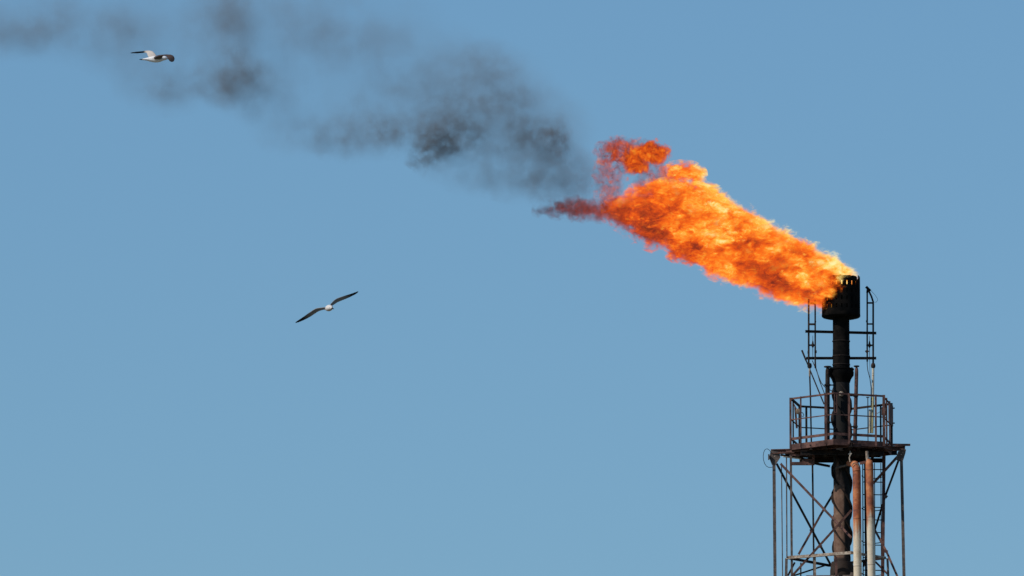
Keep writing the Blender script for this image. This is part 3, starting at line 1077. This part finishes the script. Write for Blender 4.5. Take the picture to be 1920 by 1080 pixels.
# sooty red tongue
TON = [(1180, 402, 32, 30), (1150, 395, 27, 28), (1120, 393, 22, 24), (1090, 392, 24, 24), (1065, 390, 22, 22), (1040, 391, 18, 18), (1018, 394, 13, 12), (995, 396, 6, 6)]
m, g, out = newmat('sooty_flame_gas')
P, W = gas_coords(g, 7.0, 0.06, 3)
sp_ = g.n('ShaderNodeSeparateXYZ')
g.put(sp_.inputs[0], W)
u_, d_, v_ = sp_.outputs
cs = sorted([(x - 1578, 540 - y, a_, w_) for x, y, a_, w_ in TON])
cen = g.curve(u_, [(x, c_) for x, c_, a_, w_ in cs], 100, 180)
hal = g.curve(u_, [(x, a_) for x, c_, a_, w_ in cs], 0, 40)
rel = g.m('DIVIDE', g.m('SUBTRACT', v_, cen), hal)
rel2 = g.m('DIVIDE', d_, hal)
rr_ = g.m('SQRT', g.m('ADD', g.m('MULTIPLY', rel, rel), g.m('MULTIPLY', rel2, rel2)))
big = g.noise(P, 0.06, 6, 0.64, dist=0.4)
fine = g.noise(P, 0.14, 5, 0.66)
edge = g.m('ADD', g.m('MULTIPLY', g.m('SUBTRACT', 1.0, rr_), hal), g.m('MULTIPLY', g.m('SUBTRACT', big, 0.5), 60.0))
dens = g.m('MULTIPLY', g.ss(edge, -1.0, 20.0), 0.5)
heat = g.m('ADD', g.lin(u_, -560, -410, 0.1, 0.28), g.m('MULTIPLY', g.m('SUBTRACT', fine, 0.5), 0.7))
gas_out(g, out, dens, g.ramp(heat, FIRE), 13.0, 1.0, 0.95)
m.cycles.volume_step_rate = 0.1
hull('flame_tongue', [('tube', [(loc3(x, y), (a_ + 5) * KZ, (w_ + 5) * U) for x, y, a_, w_ in TON])], m, flame, FO, 0.06)['label'] = 'dark red sooty tongue trailing from the far end'

# ------------------------------------------------------------------ smoke: soot drifting away from the flame
PUFFS = {                                                # broad veils, then darker clumps: (x, y, rx, ry, optical depth)
    'near_plume': ([
        (1005, 245, 125, 100, 0.43), (890, 180, 175, 120, .46), (750, 215, 190, 90, 0.34), (660, 255, 120, 56, 0.29), (930, 305, 170, 70, 0.39), (1040, 315, 90, 72, 0.38), (1092, 320, 62, 52, 0.25), (1075, 365, 70, 42, 0.22), (985, 345, 100, 44, 0.25), (560, 250, 110, 50, 0.17)], [
        (835, 255, 110, 56, 1.04), (815, 270, 60, 34, 0.96), (722, 245, 60, 40, 0.72), (988, 250, 50, 44, 0.96), (1040, 262, 42, 52, 1.04), (795, 300, 40, 28, 0.64), (880, 215, 90, 60, 0.48), (1020, 345, 60, 46, 0.3), (905, 120, 90, 60, .3), (960, 190, 70, 50, .35), (640, 265, 70, 36, 0.32), (1085, 335, 44, 44, 0.36), (760, 150, 110, 44, 0.14), (930, 160, 80, 60, 0.22), (818, 266, 46, 30, 0.8), (1044, 262, 24, 34, 0.7)],
        0.028, 24.0),
    'thin_plume': ([
        (440, 148, 100, 70, 0.25), (480, 165, 115, 74, 0.26), (435, 75, 64, 120, 0.19), (430, 10, 90, 66, 0.24), (305, 150, 120, 74, 0.24), (235, 62, 80, 66, 0.20),
        (470, 40, 220, 110, 0.16), (690, 40, 170, 80, 0.16), (570, 45, 170, 100, 0.19), (350, 40, 190, 90, 0.14), (650, 100, 170, 90, 0.19), (800, 110, 180, 84, 0.18), (540, 195, 140, 66, 0.12)], [
        (425, 142, 84, 66, 0.68), (425, 20, 40, 90, 0.22), (438, 60, 50, 120, 0.28), (320, 165, 80, 46, 0.25), (475, 150, 80, 50, 0.19), (232, 58, 44, 36, 0.22)],
        0.018, 28.0),
    'far_plume': ([
        (150, 30, 240, 80, 0.12),         (50, 45, 170, 74, 0.26), (170, 60, 165, 72, 0.18), (-50, 60, 150, 70, 0.21), (255, 105, 120, 66, 0.13)], [
        (75, 62, 120, 44, 0.17)],
        0.016, 28.0)}
smoke = thing('smoke_plume', 'long grey black plume of sooty smoke drifting away from the flame tip', 'smoke', FO)
for nm, (veils, clumps, nscale, wamp) in PUFFS.items():
    m, g, out = newmat(nm + '_soot')
    P, W = gas_coords(g, wamp, nscale, 4)
    tots = []
    for pf in (veils, clumps):
        tot = None
        for x, y, rx, ry, k_ in pf:
            c_, r_ = pxu(x, y, 0.0), (rx, ry * 1.1, ry)
            e_ = ell(g, W, c_, r_)
            # optical depth through the middle is about 1.2 times the density there times the depth radius
            e_ = g.m('MULTIPLY', g.m('POWER', e_, 1.3), k_ / (1.2 * r_[1] * U))
            tot = e_ if tot is None else g.m('ADD', tot, e_)
        tots.append(tot)
    n_ = g.noise(P, nscale * 1.0, 6, 0.62, dist=0.2)
    n2_ = g.noise(P, nscale * 1.6, 7, 0.68, dist=0.22)
    tot = g.m('ADD', g.m('MULTIPLY', tots[0], g.ss(n_, 0.33, 0.68, 0.25, 1.8)), g.m('MULTIPLY', tots[1], g.ss(n2_, 0.4, 0.7, 0.1, 2.1)))
    pf = veils + clumps
    pv = g.n('ShaderNodeVolumePrincipled')
    pv.inputs['Color'].default_value = (0.36, 0.34, 0.33, 1)
    g.put(pv.inputs['Density'], tot)
    g.put(out.inputs['Volume'], pv.outputs[0])
    clear_skin(g, out)
    m.cycles.volume_step_rate = 0.18
    hull(nm, [('ball', (loc3(x, y), ((rx * 0.97) * U, ry * 1.1 * U, (ry * 0.97) * KZ))) for x, y, rx, ry, k_ in pf], m, smoke, FO, 0.16)


# ------------------------------------------------------------------ gulls
m, g, out = newmat('gull_plumage')
at_ = g.n('ShaderNodeAttribute', attribute_name='plumage')
tc = g.n('ShaderNodeTexCoord').outputs['Object']
n_ = g.noise(tc, 35, 4, 0.6)
hsv = g.n('ShaderNodeHueSaturation')
g.put(hsv.inputs['Color'], at_.outputs['Color'])
g.put(hsv.inputs['Value'], g.lin(n_, 0.3, 0.7, 0.82, 1.12))
p = g.n('ShaderNodeBsdfPrincipled')
g.put(p.inputs['Base Color'], hsv.outputs[0])
p.inputs['Roughness'].default_value = 0.85
p.inputs['Specular IOR Level'].default_value = 0.15
g.put(out.inputs['Surface'], p.outputs[0])
M_GULL = m
M_BILL = metal('gull_bill', (0.25, 0.12, 0.04), (0.3, 0.16, 0.05), 0.5, 20)
M_EYE = metal('gull_eye', (0.01, 0.01, 0.01), (0.012, 0.012, 0.012), 0.3, 20)
UNDERWING_SHADE = (0.2, 0.195, 0.19)  # underside shade of the spread wings is put into this grey
CREAM = (0.6, 0.56, 0.52)
WHITE, GREYF, PINK, BLACK, WING_SHADE, BROWN = (0.82, 0.8, 0.77), (0.34, 0.33, 0.33), (0.47, 0.42, 0.37), (0.012, 0.012, 0.014), (0.11, 0.1, 0.1), (0.06, 0.04, 0.035)  # near wing's dark tone has its underside shade painted in


def section(c_, f, u2, w, h, n=12):
    """ring of points: centre, forward axis, up axis, half width, half height"""
    s_ = f.cross(u2).normalized()
    u3 = s_.cross(f).normalized()
    return [c_ + s_ * w * math.cos(2 * math.pi * k / n) + u3 * h * math.sin(2 * math.pi * k / n) for k in range(n)]


def gull(name, label, root, body, wings, vox):
    """body: rings (centre, forward, up, half width, half height, colour); wings: lists of (leading, trailing, thickness, colour above, colour below, up)"""
    o = thing(name, label, 'bird', root, 'gulls in flight')
    bm = bmesh.new()
    cols = []
    rings = []
    for c_, f, u2, w, h, co_ in body:
        rings.append([bm.verts.new(q) for q in section(c_ - root, f, u2, w, h)])
        cols += [co_] * 12
    for a_, b_ in zip(rings[:-1], rings[1:]):
        for k in range(12):
            bm.faces.new((a_[k], a_[(k + 1) % 12], b_[(k + 1) % 12], b_[k]))
    bm.faces.new(rings[0])
    bm.faces.new(rings[-1])
    for wing in wings:
        rings = []
        for le, te, th, cu, cl, up in wing:
            le, te, up = le - root, te - root, up.normalized()
            ch = te - le
            pts = [(0.0, 0.0), (0.08, 0.45), (0.35, 0.55), (0.75, 0.42), (1.0, 0.05), (0.75, -0.36), (0.35, -0.45), (0.08, -0.4)]
            camb = lambda s_: 0.05 * ch.length * math.sin(math.pi * s_)
            rings.append([bm.verts.new(le + ch * s_ + up * (t_ * th + camb(s_))) for s_, t_ in pts])
            cols += [cu] * 5 + [cl] * 3
        for a_, b_ in zip(rings[:-1], rings[1:]):
            for k in range(8):
                bm.faces.new((a_[k], a_[(k + 1) % 8], b_[(k + 1) % 8], b_[k]))
        bm.faces.new(rings[0])
        bm.faces.new(rings[-1])
    bm.verts.index_update()
    kd_pts = []
    for f_ in bm.faces:
        vs_ = list(f_.verts)
        if len(vs_) == 4:
            for i_ in range(4):
                for j_ in range(4):
                    s_, t_ = (i_ + 0.5) / 4, (j_ + 0.5) / 4
                    p_ = vs_[0].co * (1 - s_) * (1 - t_) + vs_[1].co * s_ * (1 - t_) + vs_[2].co * s_ * t_ + vs_[3].co * (1 - s_) * t_
                    ws = ((1 - s_) * (1 - t_), s_ * (1 - t_), s_ * t_, (1 - s_) * t_)
                    co_ = [sum(w_ * cols[v_.index][q] for w_, v_ in zip(ws, vs_)) for q in range(3)]
                    kd_pts.append((p_.copy(), co_))
    bmesh.ops.recalc_face_normals(bm, faces=bm.faces)
    me = bpy.data.meshes.new('body')
    bm.to_mesh(me)
    bm.free()
    ob = link(bpy.data.objects.new('body', me))
    md = ob.modifiers.new('sub', 'SUBSURF')
    md.levels = md.render_levels = 2
    md = ob.modifiers.new('join', 'REMESH')
    md.mode = 'VOXEL'
    md.voxel_size = vox
    md = ob.modifiers.new('smooth', 'SMOOTH')
    md.iterations = 2
    dg = bpy.context.evaluated_depsgraph_get()
    me2 = bpy.data.meshes.new_from_object(ob.evaluated_get(dg))
    ob.modifiers.clear()
    ob.data = me2
    bpy.data.meshes.remove(me)
    me2.name = 'body'
    kd = kdtree.KDTree(len(kd_pts))
    for i_, (p_, _c) in enumerate(kd_pts):
        kd.insert(p_, i_)
    kd.balance()
    ca = me2.color_attributes.new('plumage', 'FLOAT_COLOR', 'POINT')
    for i_, v in enumerate(me2.vertices):
        near = kd.find_n(v.co, 4)
        c4 = [sum(kd_pts[j_][1][q] for _p, j_, _d in near) / len(near) for q in range(3)]
        ca.data[i_].color = (*c4, 1)
    me2.shade_smooth()
    me2.materials.clear()
    me2.materials.append(M_GULL)
    ob.parent = o
    return o


# gull against the smoke, side on, flying to the right
Y1 = 258.0
K1 = Y1 / D0 * U
q1 = lambda x, y, d=0.0: at(220 + x / 13.714, 80 + y / 13.714, Y1 + d)
root1 = q1(1000, 520)
fw = (q1(1230, 400) - q1(620, 430)).normalized()
up = Vector((0, -0.12, 1)).normalized()
e1 = K1 / 13.714
body1 = [(q1(560, 434), fw, up, .05, .007, BLACK), (q1(630, 434), fw, up, .06, .012, BLACK), (q1(665, 430), fw, up, .05, .016, WHITE), (q1(760, 425), fw, up, 0.04, 38 * e1, WHITE), (q1(850, 428), fw, up, 62 * e1, 68 * e1, WHITE),
         (q1(960, 430), fw, up, 86 * e1, 88 * e1, WHITE), (q1(1060, 425), fw, up, 86 * e1, 88 * e1, WHITE), (q1(1130, 415), fw, up, 74 * e1, 72 * e1, WHITE),
         (q1(1190, 402), fw, up, 54 * e1, 56 * e1, WHITE), (q1(1235, 398), fw, up, 50 * e1, 52 * e1, WHITE), (q1(1270, 405), fw, up, 34 * e1, 36 * e1, WHITE), (q1(1290, 412), fw, up, 12 * e1, 12 * e1, WHITE)]
up_f = Vector((-0.3, -0.9, 0.5))
far_w = [(q1(1040, 380, 0.02), q1(800, 400, 0.02), .035, PINK, PINK, up_f), (q1(1000, 315, .1), q1(765, 360, .12), .028, PINK, PINK, up_f), (q1(935, 225, .2), q1(752, 300, .24), .024, PINK, PINK, up_f),
         (q1(850, 200, .28), q1(745, 272, .32), .024, PINK, PINK, up_f), (q1(750, 207, .34), q1(700, 262, .38), .03, PINK, PINK, up_f), (q1(690, 214, .37), q1(665, 272, .42), .034, BLACK, BLACK, up_f),
         (q1(560, 226, .42), q1(540, 280, .46), .034, BLACK, BLACK, up_f), (q1(430, 240, .46), q1(415, 284, .48), .027, BLACK, BLACK, up_f), (q1(325, 258, .5), q1(318, 276, .51), .016, BLACK, BLACK, up_f)]
up_n = Vector((0.1, -0.35, 1.0))
near_w = [(q1(1150, 385, -.04), q1(905, 405, -.04), .10, WING_SHADE, WING_SHADE, up_n), (q1(1160, 372, -.10), q1(905, 400, -.11), .09, WING_SHADE, WING_SHADE, up_n), (q1(1180, 335, -.2), q1(1000, 365, -.24), .04, BROWN, WING_SHADE, up_n),
          (q1(1235, 312, -.32), q1(1130, 332, -.36), .022, BROWN, BROWN, up_n), (q1(1310, 306, -.42), q1(1240, 345, -.44), .022, BROWN, BROWN, Vector((0.3, -0.6, 0.8))),
          (q1(1405, 304, -.52), q1(1264, 392, -.52), .03, BROWN, BROWN, Vector((0.6, -0.8, 0.3))), (q1(1465, 350, -.6), q1(1285, 442, -.58), .03, BLACK, BROWN, Vector((0.6, -0.8, 0.2))),
          (q1(1488, 415, -.66), q1(1330, 494, -.63), .028, BLACK, BLACK, Vector((0.6, -0.8, 0.1))), (q1(1455, 490, -.7), q1(1385, 506, -.68), .024, BLACK, BLACK, Vector((0.6, -0.8, 0.1)))]
g1 = gull('gull', 'white gull with black wing tips and tail tip flying in front of thin smoke', root1, body1, [far_w, near_w], 0.006)
b = MB()
b.tube([q1(1282, 410), q1(1308, 416), q1(1330, 424)], [14 * e1, 10 * e1, 3 * e1], 8)
b.build('beak', M_BILL, g1, smooth=True)
for dd in (-1, 1):
    b = MB()
    c = q1(1248, 388, dd * 46 * e1)
    b.lathe([(0.001, c.z - .007), (.005, c.z - .005), (.007, c.z), (.005, c.z + .005), (.001, c.z + .007)], (c.x, c.y), 8)
    b.build('eye', M_EYE, g1, smooth=True)

# gull in the open sky, seen from in front, banking on outstretched wings
Y2 = 246.0
K2 = Y2 / D0 * U
q2 = lambda x, y, d=0.0: at(540 + x / 12, 530 + y / 12, Y2 + d)
root2 = q2(920, 650)
e2 = K2 / 12
fw = Vector((0.22, -0.96, -0.12)).normalized()
up = Vector((-0.42, 0, 0.9)).normalized()
c0 = q2(915, 572)


def along(s_):
    return c0 + fw * s_


body2 = [(along(-.30), fw, up, .06, .008, BLACK), (along(-.24), fw, up, .055, .012, CREAM), (along(-.16), fw, up, .045, .04, CREAM), (along(-.06), fw, up, 78 * e2, 66 * e2, CREAM), (along(.03), fw, up, 86 * e2, 78 * e2, CREAM),
         (along(.1), fw, up, 80 * e2, 72 * e2, CREAM), (along(.16), fw, up, 58 * e2, 54 * e2, CREAM), (along(.21) + up * -.004, fw, up, 50 * e2, 48 * e2, CREAM), (along(.25) + up * -.008, fw, up, 36 * e2, 34 * e2, CREAM), (along(.275) + up * -.012, fw, up, 12 * e2, 12 * e2, CREAM)]
LW = [(850, 548, 40), (760, 563, 44), (680, 566, 64), (610, 584, 84), (530, 636, 88), (440, 704, 78), (330, 782, 60), (230, 850, 40), (155, 902, 10)]
RW = [(940, 498, 40), (985, 452, 52), (1025, 408, 66), (1080, 360, 78), (1180, 324, 72), (1300, 288, 62), (1420, 252, 48), (1520, 218, 34), (1592, 192, 8)]


def wing2(pts, sgn):
    w_ = []
    for i_, (x, y, th) in enumerate(pts):
        le = q2(x, y, -0.03 + 0.02 * i_)
        ch = th * e2 * 1.5 + .012 * min(1.0, (8 - i_) / 3)
        sweep = Vector((sgn * 0.30, 0.62, -0.5)).normalized() if sgn > 0 else Vector((0.22, 0.72, -0.62)).normalized()
        te = le + sweep * ch
        cu = GREYF if i_ < 5 else BLACK
        cl = UNDERWING_SHADE if i_ < 6 else BLACK
        w_.append((le, te, .034 - .0012 * i_, cu, cl, Vector((-0.4 * 1, -0.3, 0.9))))
    return w_


g2 = gull('gull', 'gull gliding alone in clear blue sky with both dark wings spread wide', root2, body2, [wing2(LW, -1), wing2(RW, 1)], 0.006)
b = MB()
h_ = along(.27) + up * -.014
b.tube([h_, h_ + fw * .03 + up * -.008 + Vector((.012, 0, 0)), h_ + fw * .055 + up * -.02 + Vector((.022, 0, 0))], [.013, .011, .004], 8)
b.build('beak', M_DARK, g2, smooth=True)
sd = fw.cross(up).normalized()
for dd in (-1, 1):
    b = MB()
    c = along(.235) + sd * dd * 36 * e2 + up * .012
    b.lathe([(0.001, c.z - .007), (.005, c.z - .005), (.007, c.z), (.005, c.z + .005), (.001, c.z + .007)], (c.x, c.y), 8)
    b.build('eye', M_EYE, g2, smooth=True)

# ------------------------------------------------------------------ light: hazy blue Nishita sky and one sun, high behind the left shoulder
SUN_EL, SUN_AZ = 40.0, 240.0                             # azimuth clockwise from the view direction
w = bpy.data.worlds.new("World")
S.world = w
w.use_nodes = True
nt = w.node_tree
bg = nt.nodes['Background']
sk = nt.nodes.new('ShaderNodeTexSky')
sk.sky_type = 'NISHITA'
sk.sun_disc = False
sk.sun_elevation = R(SUN_EL)
sk.sun_rotation = R(SUN_AZ)
sk.air_density, sk.dust_density, sk.ozone_density = 1.35, 0.3, 10.0
wg = G(nt)                                                # camera white balance on the sky
wg.put(bg.inputs[0], wg.vm('MULTIPLY', sk.outputs[0], (0.92, 0.985, 0.965)))
bg.inputs[1].default_value = 0.1
sun = bpy.data.lights.new('sun', 'SUN')
sun.energy, sun.angle, sun.color = 3.6, R(0.53), (1.0, 0.93, 0.84)
so = link(bpy.data.objects.new('sun', sun))
sd = Vector((math.sin(R(SUN_AZ)) * math.cos(R(SUN_EL)), math.cos(R(SUN_AZ)) * math.cos(R(SUN_EL)), math.sin(R(SUN_EL))))
so.rotation_euler = sd.to_track_quat('Z', 'Y').to_euler()
so.location = (0, 0, 100)

cam = bpy.data.cameras.new('camera')
cam.sensor_width = 36
cam.lens = 36 * FPX / 1920
cam.clip_start, cam.clip_end = 1.0, 20000
co = link(bpy.data.objects.new('camera', cam))
co.location = (0, 0, EYE)
co.rotation_euler = (math.pi / 2 + PITCH, 0, 0)
S.camera = co
S.view_settings.view_transform = 'Standard'
S.view_settings.look = 'None'
S.view_settings.exposure = 0.0
S.view_settings.gamma = 1.0
S.render.engine = 'CYCLES'
c = S.cycles
c.max_bounces, c.diffuse_bounces, c.glossy_bounces, c.volume_bounces, c.transparent_max_bounces = 4, 2, 2, 0, 32
c.volume_max_steps = 512
c.use_denoising = True
